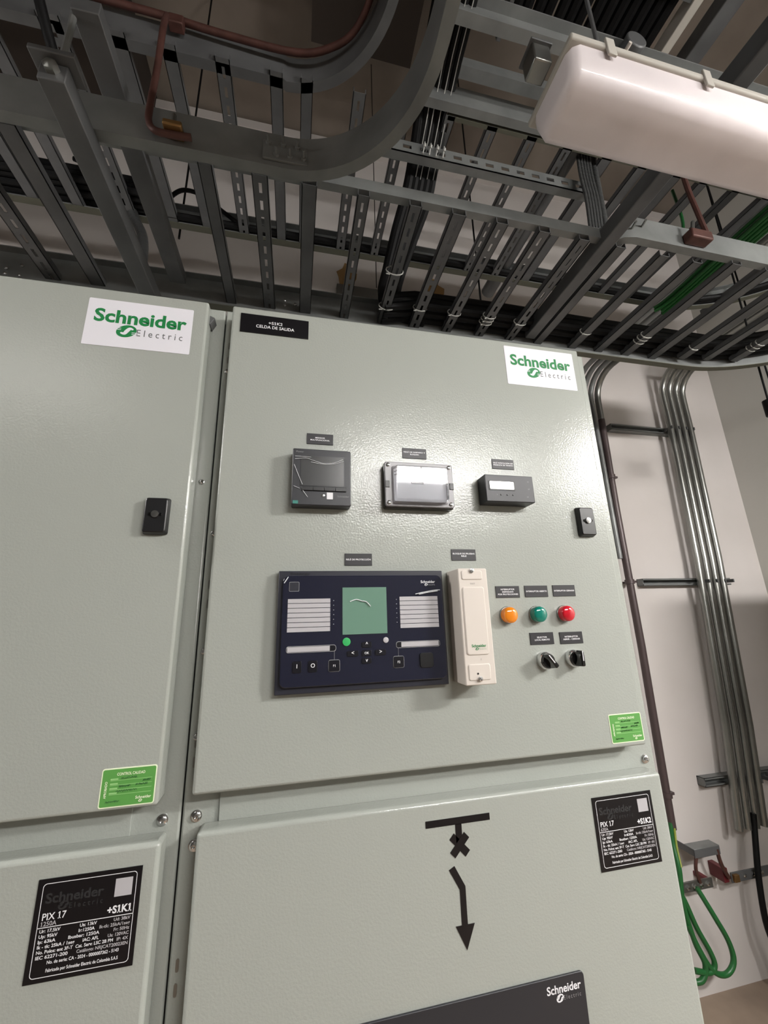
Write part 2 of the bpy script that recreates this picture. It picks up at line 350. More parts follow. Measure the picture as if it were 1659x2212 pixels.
def rating(x0, z0, cell, amp, label):
    W = .112; Hh = .0994; x1 = x0 + W; z1 = z0 + Hh
    t = thing('rating_plate', label, 'sign', (x0 + W / 2, YD, z0), 'black rating plates on the lower doors')
    MB().xz(rect(x0, x1, z0, z1), YD - .001, YD).build('plate', 'pblack', t)
    y = YD - .0012; mb = MB(); L = lambda a: x0 + a * W; Z = lambda a: z0 + a * Hh
    o = rr(L(.05), L(.955), Z(.045), Z(.955), .004); i_ = rr(L(.056), L(.949), Z(.052), Z(.948), .0035); n = len(o)
    mb.m(0).add([(a, y, b) for a, b in o + i_], [(k, (k + 1) % n, n + (k + 1) % n, n + k) for k in range(n)])
    mb.add([(L(.05), y, Z(.515)), (L(.955), y, Z(.515)), (L(.955), y, Z(.523)), (L(.05), y, Z(.523))], [(0, 1, 2, 3)])
    mb.m(2).add([(L(.745), y, Z(.715)), (L(.915), y, Z(.715)), (L(.915), y, Z(.9)), (L(.745), y, Z(.9))], [(0, 1, 2, 3)])
    mb.m(1).text('Schneider', L(.09), Z(.755), y, Hh * .1, width=W * .55, align='L', bold=.03).text('E l e c t r i c', L(.64), Z(.675), y, Hh * .055, width=W * .32, align='R', bold=.02)
    emblem(mb, L(.265), Z(.715), y + .0001, Hh * .09, 1, 3)
    mb.m(0).text('PIX 17', L(.085), Z(.59), y, Hh * .07, width=W * .22, align='L', bold=.012, one=True).text(cell, L(.93), Z(.552), y, Hh * .075, width=W * .235, align='R', bold=.035, one=True)
    mb.m(2).text(amp, L(.08), Z(.533), y, Hh * .045, align='L', bold=.01, one=True)
    rows = [(.47, [('Ur: 17,5kV', .08, 'L', .19), ('Us: 13kV', .53, 'C', .16), ('Ud: 38kV', .93, 'R', .16)]),
            (.42, [('Up: 95kV', .08, 'L', .17), ('Ir:' + amp, .52, 'C', .15), ('Ik-tk: 25kA/1seg', .93, 'R', .29)]),
            (.37, [('Ip: 63kA', .08, 'L', .16), ('Ibusbar: 1250A', .50, 'C', .29), ('Fr: 50Hz', .93, 'R', .15)]),
            (.32, [('Ik - tk: 25kA / 1seg', .08, 'L', .34), ('IAC: AFL', .57, 'C', .15), ('Ua: 120VAC', .93, 'R', .20)]),
            (.27, [('No. Polos: ent 3F-T', .08, 'L', .33), ('Cat. Serv: LSC 2B PM', .61, 'C', .35), ('IP: 4X', .93, 'R', .11)]),
            (.22, [('IEC 62271-200', .08, 'L', .29), ('Catálogo: NRJCAT20023EN', .93, 'R', .48)]),
            (.165, [('No. de serie: CA - 2024 - 0000007362 - 5143', .52, 'C', .66)]),
            (.09, [('Fabricado por Schneider Electric de Colombia S.A.S', .52, 'C', .66)])]
    for z, cs in rows:
        for s_, xx, al, ww in cs: mb.m(0 if al != 'R' else 2).text(s_, L(xx), Z(z), y, Hh * .033, width=ww * W, align=al, bold=.018)
    mb.build('lettering', ['white', 'faint', 'strip', 'pblack'], t, normals=False)
rating(-.2876, -.3894, '+S1K1', '1250A', 'black rating plate marked +S1K1 and 1250A on the left cabinet')
rating(.4730, -.3861, '+S1K2', '630A', 'black rating plate marked +S1K2 and 630A on the right cabinet')

# single-line diagram symbol on the lower door
mb = MB(); y0, y1 = YD - .0006, YD
mb.xz(rect(.1950, .2958, -.2955, -.2866), y0, y1)
mb.xz(rect(.2404, .2502, -.318, -.295), y0, y1)
cx, cz = .2455, -.3215
for a in (45, 135):
    c_, s_ = math.cos(math.radians(a)), math.sin(math.radians(a))
    mb.xz([(cx + c_ * u_ - s_ * v_, cz + s_ * u_ + c_ * v_) for u_, v_ in ((-.0165, -.0052), (.0165, -.0052), (.0165, .0052), (-.0165, .0052))], y0 - (.0002 if a == 45 else 0), y1)
mb.xz([(.2267, -.3500), (.2354, -.3460), (.2500, -.3715), (.2500, -.4165), (.2412, -.4165), (.2412, -.3750)], y0, y1)
mb.xz([(.2321, -.4160), (.2602, -.4160), (.2467, -.4444)], y0 - .0001, y1)
tag(mb.build('circuit_symbol', 'pblack'), 'black circuit diagram symbol with cross and down arrow on the lower door', 'symbol')

# ------------------------------------------------------------------ instruments
G3 = None
# square meter
t = thing('power_meter', 'square black meter with dark screen and loose clear film on the right cabinet', 'meter', (.038, YD, .180))
MB().xz(rr(-.0100, .0865, .1795, .2775, .003), .628, YD).build('housing', 'meter', t, bevel=.0015)
MB().xz(rect(.0035, .0745, .2125, .2650), .6272, .628).build('screen', 'screenm', t)
for i in range(4): MB().box(.0060 + i * .0182, .0236 + i * .0182, .6255, .628, .2040, .2105).build('key', 'black', t, bevel=.0005)
MB().lathe(.0405, .1965, [(.0028, .628), (.0028, .6272), (.0018, .627)], 16).build('indicator', 'chrome', t)
MB().box(.0465, .0565, .6272, .628, .1905, .2020).build('reflective_sticker', 'white', t)
MB().xz(rect(-.0075, .0008, .1815, .1868), .6272, .628).build('corner_sticker', 'teal', t)
MB().text('PowerLogic'.replace('PowerLogic', 'Power'), -.004, .2702, .6275, .0028, width=.012, align='L').text('Schneider', .0830, .1945, .6275, .003, width=.019, align='R').build('lettering', 'off', t, normals=False)
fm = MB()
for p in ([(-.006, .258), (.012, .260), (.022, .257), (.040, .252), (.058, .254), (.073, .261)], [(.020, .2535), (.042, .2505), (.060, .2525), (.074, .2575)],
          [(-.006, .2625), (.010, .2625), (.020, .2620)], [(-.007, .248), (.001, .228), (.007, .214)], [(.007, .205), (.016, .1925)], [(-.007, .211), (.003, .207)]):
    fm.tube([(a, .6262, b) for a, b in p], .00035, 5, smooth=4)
fm.build('crease_glint', 'glint', t)  # glints on the loose film, drawn as white tubes
# clear-covered trip relay
t = thing('trip_relay', 'relay with a clear raised cover and four corner screws, centre of top row', 'relay', (.2075, YD, .183))
MB().xz(rr(.1450, .2700, .1820, .2645, .004), .6365, YD).build('base', 'glossblack', t, bevel=.001)
mb = MB(); mb.xz(rr(.1455, .2695, .1835, .2640, .004), .630, .6365); mb.build('cover_frame', 'relgrey', t, bevel=.0012)
for x in (.1455, .2622): MB().box(x, x + .0075, .6285, .6302, .2165, .2285).build('latch', 'black', t, bevel=.0006)
for x in (.1515, .2630):
    for z in (.1895, .2580): MB().lathe(x, z, [(.0036, .630), (.0036, .6288), (.0028, .6283)], 14).build('screw', 'chrome', t)
mb = MB(); mb.frustum(rr(.1570, .2580, .1885, .2560, .004), .6300, rr(.1600, .2550, .1915, .2530, .003), .6290); mb.build('cover_base', 'relgrey', t)
ip = MB().xz(rect(.1625, .2525, .1935, .2500), .6282, .6290).build('inner_plate', 'inner', t)
mb = MB()
for z in (.2440, .2380): mb.box(.165, .192, .6270, .6283, z, z + .0016); mb.box(.214, .240, .6270, .6283, z, z + .0016)
mb.box(.198, .211, .6260, .6283, .229, .244); mb.box(.2005, .2085, .6250, .6262, .2315, .2415); mb.box(.190, .212, .6265, .6283, .222, .226)
mb.build('contact_frame', 'relgrey', t, bevel=.0004)
mb = MB(); mb.tube([(.2120, .6235, .2385), (.2165, .6215, .2475)], .0016, 8); mb.build('reset_lever', 'red', t)
mb = MB(); A = rr(.1600, .2550, .1915, .2530, .003); B_ = rr(.1612, .2535, .1925, .2515, .003)
mb.frustum(A, .6289, B_, .6120); mb.build('clear_cover', 'clear', t, bevel=.0015)
# voltage presence indicator
t = thing('voltage_indicator', 'black box device with narrow display, its reflection painted white, right end of top row', 'indicator', (.374, YD, .196))
MB().xz(rr(.3265, .4222, .1955, .2460, .0015), .620, YD).build('housing', 'meter', t, bevel=.0012)
MB().xz(rr(.3330, .3845, .2165, .2345, .001), .6192, .6201).build('display_recess', 'black', t)
MB().xz(rr(.3345, .3820, .2180, .2328, .002), .6184, .6193).build('display', 'glare', t)  # reflection put into the display colour
for x in (.3555, .3675, .3790): MB().lathe(x, .2085, [(.0016, .6201), (.0016, .6192), (.0008, .619)], 10).build('button', 'black', t)
MB().text('V', .348, .2075, .6198, .002).text('L1', .412, .2340, .6198, .0022).text('L2', .412, .2200, .6198, .0022).text('L3', .408, .2050, .6198, .0022).build('lettering', 'off', t, normals=False)
# wide protection relay
t = thing('protection_relay', 'wide navy relay with green screen and label strips on the right cabinet', 'relay', (.108, YD, -.1022))
MB().xz(rect(-.0247, .2407, -.1022, .0753), .638, YD).build('bezel', 'navyd', t, bevel=.001)
fp = MB().xz(rr(-.0180, .2370, -.0925, .0672, .009), .632, .638).build('front_panel', 'navy', t, bevel=.0012)
y = .6317
MB().xz(rect(.0726, .1424, -.0219, .0486), y - .0006, .632).build('screen', 'lcd', t)
for side, xa, xb, zt in (('l', -.0097, .0538, .0323), ('r', .1639, .2276, .0332)):
    for i in range(7):
        z1 = zt - i * .0070; MB().xz(rect(xa, xb, z1 - .0062, z1), y - .0004, .632).build('label_strip', 'strip', t)
for xa, xb, z in ((-.0101, .0629, -.0404), (.1557, .2273, -.0398)): MB().xz(rr(xa, xb, z - .0048, z + .0048, .0035), y - .0002, .632).build('slot_frame', 'off', t)
for xa, xb, z in ((-.0094, .0622, -.0404), (.1564, .2266, -.0398)): MB().xz(rr(xa, xb, z - .0041, z + .0041, .003), y - .0004, .632).build('slot', 'key', t)
for xa, xb, z in ((-.0085, .0535, -.0404), (.1640, .2250, -.0396)): MB().xz(rect(xa, xb, z - .0036, z + .0036), y - .0006, .632).build('label_strip', 'strip', t)
def key(x, z, w_, h_, txt=None, frame=False, m='key'):
    if frame: MB().xz(rr(x - w_ / 2 - .0006, x + w_ / 2 + .0006, z - h_ / 2 - .0006, z + h_ / 2 + .0006, .0028), y - .0002, .632).build('key_frame', 'off', t)
    k = MB().xz(rr(x - w_ / 2, x + w_ / 2, z - h_ / 2, z + h_ / 2, .002), y - .0012, .632).build('key', m, t, bevel=.0004)
    if txt:
        mb = MB().text(txt, x, z - .0016, y - .0014, .0034 if len(txt) > 1 else .0058, bold=.01); mb.build('lettering', 'white', k, normals=False)
key(.0062, -.0646, .0128, .0160, 'I'); key(.0290, -.0646, .0130, .0160, 'O'); key(.0603, -.0653, .0160, .0156, 'F1', True); key(.1590, -.0647, .0160, .0160, 'F2', True)
key(.1093, -.0495, .0150, .0085, 'OK'); key(.1095, -.0375, .0150, .0080, '^'); key(.1091, -.0605, .0150, .0080, 'v'); key(.0880, -.0496, .0170, .0080, '<'); key(.1309, -.0495, .0170, .0080, '>')
MB().xz(rr(.1929, .2147, -.0747, -.0533, .004), y - .0020, .632).build('port_cover', 'black', t, bevel=.0006)
MB().lathe(.0786, -.0323, [(.0060, .632), (.0060, y - .0012), (.005, y - .0014)], 24).build('green_key', 'gled', t)
MB().lathe(.1397, -.0319, [(.0042, .632), (.0042, y - .001), (.0036, y - .0012)], 20).build('info_key', 'strip', t)
mb = MB(); logo(mb, .2005, .2250, .0545, y - .0004, 0, 0, 1, .02); mb.build('lettering', ['white', 'navy'], t, normals=False)
mb = MB().xz(rr(-.0085, .0065, .0435, .0580, .0015), y - .0002, .632); mb.build('code_frame', 'off', t)
mb = MB().xz(rr(-.0079, .0059, .0441, .0574, .0012), y - .0004, .632); mb.build('code_field', 'navyd', t)
MB().text('Easergy P3'.replace('Easergy P3', 'Easergy'), -.0070, .0695, .6377, .0038, width=.030, align='L').build('bezel_lettering', 'key', t, normals=False)
mb = MB()
for i in range(6):
    for x in (.0590, .1585): mb.lathe(x, .0290 - i * .0070, [(.0007, .632), (.0007, y - .0004), (.0003, y - .0005)], 8)
mb.m(0).tube([(.0603, y - .0002, -.0452), (.0603, y - .0002, -.0573)], .0002, 4).tube([(.1590, y - .0002, -.0446), (.1590, y - .0002, -.0565)], .0002, 4)
mb.build('led_row', 'off', t)
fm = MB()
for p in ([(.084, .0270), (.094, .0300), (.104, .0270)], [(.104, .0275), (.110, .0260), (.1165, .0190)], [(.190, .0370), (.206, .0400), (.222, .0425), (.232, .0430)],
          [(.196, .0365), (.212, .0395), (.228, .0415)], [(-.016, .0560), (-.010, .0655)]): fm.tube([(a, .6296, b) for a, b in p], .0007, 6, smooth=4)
fm.build('crease_glint', 'glint', t)  # light streaks on the relay film, drawn as white tubes
# ivory test block
t = thing('test_block', 'tall narrow ivory plastic test block with a screw at each end', 'test block', (.275, YD, -.10))
MB().xz(rr(.2535, .3035, -.1005, .0745, .002), .601, YD).build('housing', 'beige', t, bevel=.0015)
MB().frustum(rr(.2580, .2960, -.0580, .0455, .004), .6012, rr(.2592, .2948, -.0568, .0443, .004), .5990).build('raised_panel', 'beige', t, bevel=.0008)
for z0_, z1_ in ((.0560, .0715), (-.0940, -.0700)): MB().frustum(rr(.2585, .2950, z0_, z1_, .003), .6012, rr(.2597, .2938, z0_ + .001, z1_ - .001, .003), .5995).build('end_panel', 'beige', t, bevel=.0006)
for x, z in ((.2765, .0705), (.2765, -.0915)): MB().lathe(x, z, [(.0036, .5996), (.0036, .5972), (.002, .5968), (.0014, .598)], 14).build('screw', 'chrome', t)
MB().lathe(.2735, -.0840, [(.0014, .5996), (.0014, .5990), (.0006, .599)], 10).build('screw_hole', 'black', t)
mb = MB(); logo(mb, .2665, .2905, -.0460, .5987, 0, 0, 1, .02); mb.m(2).text('FT6B'.replace('FT6B', '1'), .281, -.0655, .6007, .003).text('TEST', .2770, .0490, .6007, .0022, width=.009)
mb.build('lettering', ['green', 'beige', 'greyt'], t, normals=False)
# pilot lamps
for x, m_, lab in ((.3590, 'lor', 'orange round pilot lamp, leftmost of the three lamps'), (.4150, 'lgr', 'green round pilot lamp, middle of the three lamps'), (.4700, 'lre', 'red round pilot lamp, rightmost of the three lamps')):
    t = thing('pilot_lamp', lab, 'pilot lamp', (x, YD, -.014), 'pilot lamps on the right cabinet')
    z = .0000
    MB().lathe(x, z, [(.0145, YD), (.0145, YD - .002), (.0138, YD - .003)], 32).build('collar', 'galvl', t)
    MB().lathe(x, z, [(.0133, YD - .0028), (.0133, YD - .0125), (.0122, YD - .0145), (.0095, YD - .0158), (.0055, YD - .0168), (.001, YD - .0172)], 36).build('lens', m_, t)
# selector switches
def selector(x, z, ang, lab):
    t = thing('selector_switch', lab, 'switch', (x, YD, z - .014), 'selector switches under the pilot lamps')
    MB().lathe(x, z, [(.0148, YD), (.0148, YD - .0020), (.0140, YD - .0095), (.0130, YD - .011)], 36).build('chrome_collar', 'chrome', t)
    MB().lathe(x, z, [(.0124, YD - .0105), (.0122, YD - .0135), (.0110, YD - .0150), (.008, YD - .0152)], 32).build('knob_disc', 'glossblack', t)
    mb = MB(); ca, sa = math.cos(ang), math.sin(ang)
    def R(u_, v_): return (x + ca * u_ - sa * v_, z + sa * u_ + ca * v_)
    a = [R(-.0118, -.0046), R(-.009, -.0062), (R(.0118, -.0046)), R(.0145, 0), R(.0118, .0046), R(-.009, .0062), R(-.0118, .0046)]
    b = [R(-.0108, -.0026), R(-.008, -.0034), (R(.012, -.0028)), R(.0145, 0), R(.012, .0028), R(-.008, .0034), R(-.0108, .0026)]
    mb.frustum(a, YD - .0145, b, YD - .0285); mb.build('handle', 'glossblack', t, bevel=.0012)
    mb = MB(); q = [R(-.002, -.0007), R(.0135, -.0007), R(.0135, .0007), R(-.002, .0007)]; mb.xz(q, YD - .0290, YD - .0284); mb.build('pointer_mark', 'white', t)
selector(.4196, -.0762, math.radians(128), 'black handled selector switch turned sideways, left of the two switches')
selector(.4748, -.0752, math.radians(90), 'black handled selector switch turned upright, right of the two switches')

# ------------------------------------------------------------------ luminaires
def lit_mat(e):
    k = 'lit_diffuser_%d' % e; M[k] = mat(k, (240, 240, 236), .4, emit=((255, 252, 248), e)); return k
def luminaire(x0, x1, y0, y1, z, lab, lit=0, group='long luminaires hanging in rows'):
    t = thing('light_fixture', lab, 'light fixture', ((x0 + x1) / 2, (y0 + y1) / 2, z), group)
    yc = (y0 + y1) / 2; w_ = (y1 - y0) / 2
    def ring(x, s_, zz=0):
        pr = [(-1, .070), (-.99, .045), (-.86, .012), (-.6, 0), (.6, 0), (.86, .012), (.99, .045), (1, .070)]
        return [(x, yc + p * w_ * s_, z + q * s_ + zz + .070 * (1 - s_)) for p, q in pr]
    mb = MB(); mb.loft([ring(x0, .72), ring(x0 + .006, .9), ring(x0 + .018, 1), ring(x1 - .018, 1), ring(x1 - .006, .9), ring(x1, .72)]); mb.build('diffuser', lit_mat(lit) if lit else 'diff', t)
    mb = MB(); mb.box(x0 - .004, x1 + .004, y0 - .006, y1 + .006, z + .069, z + .084); mb.box(x0 + .01, x1 - .01, y0 + .012, y1 - .012, z + .084, z + .115)
    mb.build('housing', 'base', t, bevel=.004)
    k = 0; x = x0 + .075
    while x < x1 - .03:
        for yy in (y0 - .009, y1 + .005):
            MB().box(x - .009, x + .009, yy, yy + .005, z + .050, z + .092).build('clip', 'base', t, bevel=.0015)
        x += .215
    for x in (x0 + .14, x1 - .14):
        MB().box(x - .02, x + .02, yc - .03, yc + .03, z + .115, z + .135).build('mounting_bracket', 'galv', t, bevel=.002)
        MB().tube([(x, yc, z + .13), (x, yc, ZC)], .004, 8).build('hanger_rod', 'galvd', t)
luminaire(.446, 1.70, .377, .503, .90, 'unlit white diffuser light fixture hanging at the top right')
for i, (x, y_, z, L_, wt) in enumerate(LAMPS):
    luminaire(x - L_ / 2, x + L_ / 2, y_ - .075, y_ + .075, z, ('lit light fixture hanging behind the viewer', 'lit light fixture over the aisle left of the viewer', 'added lit fixture behind the viewer at right, brightening the back wall', 'added lit fixture past the left edge, brightening the wall behind the trays')[i], wt)
# small smudges on the visible diffuser are its own marks
o = MB(); o.xz([(0, 0), (.01, 0), (.01, .01), (0, .01)], 0, .001)
t = thing('junction_box', 'small steel box beside the left end of the unlit light fixture', 'box', (.425, .44, .985))
MB().box(.402, .438, .415, .452, .985, 1.03).build('box', 'galvl', t, bevel=.003)
MB().box(.398, .442, .411, .456, 1.03, 1.035).build('lid', 'galvd', t, bevel=.001)

# ------------------------------------------------------------------ cable trays
def chan(h, f, t_=.004, side=1):      # C profile: web at lateral 0, flanges towards side
    s_ = side
    return [(0, 0), (s_ * f, 0), (s_ * f, t_), (s_ * t_, t_), (s_ * t_, h - t_), (s_ * f, h - t_), (s_ * f, h), (0, h)]
def line(a, b, n=2): return [(a[0] + (b[0] - a[0]) * i / (n - 1), a[1] + (b[1] - a[1]) * i / (n - 1)) for i in range(n)]
def arc(cx, cy, r, a0, a1, n=18): return [(cx + r * math.cos(math.radians(a0 + (a1 - a0) * i / n)), cy + r * math.sin(math.radians(a0 + (a1 - a0) * i / n))) for i in range(n + 1)]
def rung(parent, xa, xb, y0, y1, z, slots, m_='galvd', h=.022, name='rung'):
    """channel rung running in depth; with slots the web is pierced by a row of slots"""
    mb = MB(); t_ = .002
    mb.box(xa, xa + t_, y0, y1, z, z + h); mb.box(xb - t_, xb, y0, y1, z, z + h)
    if not slots: mb.box(xa, xb, y0, y1, z, z + t_)
    else:
        w_ = xb - xa; s0 = xa + w_ * .40; s1 = xa + w_ * .60
        mb.box(xa, s0, y0, y1, z, z + t_); mb.box(s1, xb, y0, y1, z, z + t_)
        yy = y0
        while yy < y1: mb.box(s0, s1, yy, min(yy + .020, y1), z, z + t_); yy += .048
    return mb.build(name, m_, parent, smooth=False)
# lower tray: rungs every 152 mm between the near support strut and the far rail D
Z1 = 1.135; YD1 = 1.31
t1 = thing('cable_tray', 'lower ladder cable tray running along above the cabinets', 'cable tray', (.3, 1.1, Z1))
pathD = line((-1.9, YD1), (1.75, YD1), 4) + arc(1.75, .51, .80, 87, 45, 14)
MB().sweep(pathD, Z1 - .03, chan(.122, .028, .004, -1)).build('far_rail', 'galv', t1)
MB().sweep(pathD, Z1 - .033, [(0, 0), (-.028, 0), (-.028, .003), (0, .003)]).build('rail_lip', 'olive', t1)
for p in ((-.964, 1.157), (-.923, 1.174), (-.923, 1.134), (-.964, 1.134), (-.111, 1.155), (-.069, 1.157), (-.030, 1.168), (-.069, 1.180)):
    MB().lathe(p[0], p[1], [(.006, YD1 - .001), (.006, YD1 - .008), (.003, YD1 - .010)], 8).build('bolt', 'chrome', t1)
T1 = [(-.748, -.708, 1), (-.628, -.590, 0), (-.242, -.212, 0), (-.126, -.090, 1), (-.012, .024, 0), (.122, .152, 1), (.254, .286, 1), (.368, .406, 1), (.492, .526, 1), (.618, .652, 1), (.742, .775, 1),
      (.862, .894, 0), (1.011, 1.045, 0), (1.130, 1.164, 0), (1.255, 1.290, 0), (1.385, 1.42, 0), (1.508, 1.545, 0), (1.622, 1.656, 0), (1.745, 1.785, 0)]
for a, b, s_ in T1:
    ye = YD1 - .006
    if b > 1.45: ye = YD1 - .02 - (b - 1.45) * .12
    ys = .86 if b < 1.2 else (.84 if b < 1.3 else .84)
    rung(t1, a * Z1, b * Z1, ys - .03, ye, Z1, s_, 'galvd')
# support strut under the near ends (41 mm channel) and the box beam that carries it
tag(MB().sweep(line((-1.6, .83), (.925, .83)), 1.158, chan(.040, .022, .004, 1)).build('support_strut', 'galv'), 'straight steel strut crossing under the near ends of the lower tray rungs', 'strut')
bm_ = MB().box(.925, .968, .10, YD1 - .03, 1.135, 1.190); tag(bm_.build('steel_beam', 'galvd', bevel=.003), 'thick steel beam running front to back right of the slotted rungs', 'beam')
tag(MB().box(-.480, -.435, .605, YD1 - .04, .955, .997).build('steel_beam', 'galvd', bevel=.002), 'steel channel running front to back under the curved rail, left side', 'beam')
tag(MB().box(-.455, -.405, .60, YD1 - .05, 1.15, 1.185).build('steel_beam', 'galvd', bevel=.002), 'wide steel channel running front to back behind the curved rail', 'beam')
# right-hand rail from the beam outwards
t = thing('cable_tray', 'grey tray side rail starting at the thick beam and going right', 'cable tray', (1.4, .8, 1.15))
MB().sweep([(.955, .86), (.965, .825), (.99, .808), (1.03, .80)] + line((1.1, .80), (2.3, .80)), 1.15, chan(.085, .024, .004, 1)).build('side_rail', 'galv', t)
for x, z in ((1.00, 1.21), (1.06, 1.20), (1.02, 1.185)): MB().tube([(x, .80, z), (x - .01, .775, z - .005)], .004, 6).build('bolt', 'galvl', t)

# upper tray
Z2 = 1.6; YC2 = 1.45
t2 = thing('cable_tray', 'upper ladder cable tray behind and above the lower tray', 'cable tray', (.3, 1.2, Z2))
pathC = line((-2.4, YC2), (1.9, YC2), 4) + arc(1.9, .75, .70, 86, 30, 14)
MB().sweep(pathC, Z2, chan(.10, .028, .004, -1)).build('far_rail', 'galv', t2)
MB().sweep(pathC, Z2 - .003, [(0, 0), (-.028, 0), (-.028, .003), (0, .003)]).build('rail_lip', 'olive', t2)
T2 = [(-.655, -.63, 0), (-.56, -.535, 0), (-.455, -.42, 1), (-.345, -.32, 0), (-.262, -.238, 0), (-.172, -.146, 1), (-.075, -.051, 0), (-.017, .006, 0), (.084, .109, 1), (.181, .204, 1), (.275, .297, 1), (.370, .393, 1), (.464, .487, 1),
      (.554, .577, 1), (.655, .681, 0), (.752, .776, 0), (.851, .874, 0), (.930, .953, 0), (1.03, 1.052, 0), (1.125, 1.15, 0), (1.24, 1.262, 0), (1.36, 1.384, 0)]
for a, b, s_ in T2: rung(t2, a * Z2, b * Z2, .86, YC2 - .006, Z2, s_, 'galvd')
MB().sweep(line((.33, .826), (2.6, .826)), Z2, chan(.085, .026, .004, 1)).build('near_rail', 'galv', t2)
# curved rails of the elbow (inner, high; outer, low)
t = thing('curved_tray', 'wide curved tray rail sweeping up to the top, nearest to the viewer', 'cable tray', (-.1, .6, 1.0))
pathA = line((-1.9, .705), (-.05, .705), 3) + arc(-.05, .435, .27, 88, 0, 20) + line((.22, .40), (.21, -1.2), 3)
MB().sweep(pathA, 1.0, chan(.100, .024, .004, 1)).build('outer_rail', 'galv', t, origin=(-.1, .6, 1.0))
MB().xz([(-.100, 1.014), (.000, 1.014), (.000, 1.068), (-.100, 1.068)], .6995, .7045).build('splice_plate', 'galv', t, bevel=.0005)
for bx, bz in ((-.088, 1.058), (-.056, 1.060), (-.024, 1.060), (-.070, 1.026), (-.040, 1.028), (-.010, 1.030)):
    mb = MB(); mb.lathe(bx, bz, [(.0065, .6995), (.0065, .6945), (.003, .694), (.003, .680)], 8); mb.build('splice_bolt', 'galv', t)
t = thing('curved_tray', 'higher curved tray rail behind, with a copper conductor along it', 'cable tray', (-.1, .9, 1.6))
pathI = line((-2.4, .872), (-.08, .872), 3) + arc(-.08, .592, .285, 88, 0, 18) + line((.205, .56), (.2, -1.2), 3)
MB().sweep(pathI, 1.6, chan(.110, .026, .004, 1)).build('inner_rail', 'galvd', t)
# cross members right of the elbow
tag(MB().sweep(line((.345, .658), (2.3, .655)), 1.6, chan(.105, .030, .005, -1)).build('cross_member', 'galv'), 'topmost steel cross rail between the curved rail and the light fixture', 'rail')
tag(MB().sweep(line((.45, .86), (2.3, .86)), 1.60, chan(.022, .012, .004, 1)).build('cross_member', 'olive'), 'thin olive steel strut just under the second cross rail', 'strut')
tag(MB().sweep(line((.5, .94), (2.3, .94)), 2.05, chan(.05, .04, .004, 1)).build('cross_member', 'galv'), 'faint steel strut high up between the first two cross rails', 'strut')
# slotted strut E, pierced face towards the viewer
mb = MB(); xs = .25; ZE = 1.5; YE = .928
mb.box(.22, 1.07, YE, YE + .003, ZE, ZE + .018); mb.box(.22, 1.07, YE, YE + .003, ZE + .034, ZE + .052); mb.box(.22, 1.07, YE, YE + .03, ZE, ZE + .003)
x = .22
while x < 1.06: mb.box(x, min(x + .030, 1.07), YE, YE + .003, ZE + .018, ZE + .034); x += .060
tag(mb.build('slotted_strut', 'galv', smooth=False), 'pierced steel strut crossing behind the white cable ties', 'strut')

# ------------------------------------------------------------------ cables
def hanks(name, lab, cat, paths, r, m_, group=None, n=8, smooth=0, part='cable'):
    t = thing(name, lab, cat, paths[0][0], group)
    for p in paths: MB().tube(p, r, n, smooth=smooth).build(part, m_, t)
    return t
# cables lying along rail D, behind it
ps = []
for i in range(11):
    zz = Z1 + .012 + (i % 4) * .022; off = .022 + (i // 4) * .034
    pth = [(x, YD1 - off + random.uniform(-.004, .004), zz + .02 + random.uniform(-.004, .004)) for x in (.42, .8, 1.2, 1.6)]
    pth = [(.30, YD1 - off, zz - .01)] + pth + [(q[0] + (1.75 - q[0]) * off / .8, q[1] + (.51 - q[1]) * off / .8, zz + .02) for q in arc(1.75, .51, .80, 84, 45, 7)]
    ps.append(pth)
hanks('power_cables', 'black cables lying in the lower tray along its far rail, right half', 'cables', ps, .0155, 'cable')
ps = []
for i in range(12):
    zz = Z2 + .016 + (i % 3) * .024; off = .02 + (i // 3) * .03
    ps.append([(x, YC2 - off, zz + random.uniform(-.006, .01) + (0.02 if x < -.7 else 0)) for x in (-2.0, -1.2, -.8, -.55)])
for i in range(2): ps.append([(x, YC2 - .018 - i * .026, Z2 + .014 + random.uniform(-.002, .002)) for x in (-.6, 0, .6, 1.2, 1.8)] + [(q[0], q[1], Z2 + .02) for q in arc(1.9, .75, .67 - i * .02, 84, 30, 6)])
hanks('tray_cables', 'black cables lying in the upper tray along its far rail', 'cables', ps, .0135, 'cable')
# vertical bundle coming down the middle
ps = []
for i in range(10):
    u_ = i % 5; v_ = i // 5; dx = (u_ - 2) * .021; dz = v_ * .022
    ps.append([(.37 + dx * 1.2, -.6, 1.72 + dz), (.40 + dx * 1.2, .62, 1.71 + dz), (.405 + dx, .95, 1.585 + dz), (.392 + dx, 1.04, 1.47 + dz), (.365 + dx * .9, 1.12, 1.38 + dz),
               (.335 + dx * .7, 1.20, 1.27 + dz), (.325 + dx * .7, 1.245, 1.20 + dz), (.36 + dx * .3, 1.27 - dx * .4, 1.165 + dz), (.48, 1.285 - dx * .4, 1.165 + dz + dx * .2)])
hanks('cable_bundle', 'thick bundle of black cables dropping from the top to the lower tray', 'cables', ps, .0145, 'cable', smooth=4)
t = thing('white_cables', 'thin white cables tied along the black cable bundle', 'cables', (.4, .6, 1.68))
for dx in (-.03, -.012, .012, .034):
    MB().tube([(.40 + dx, -.3, 1.692), (.412 + dx, .62, 1.688), (.412 + dx, .945, 1.562), (.398 + dx, 1.04, 1.452)], .0015, 6, smooth=4).build('cable', 'tie', t)
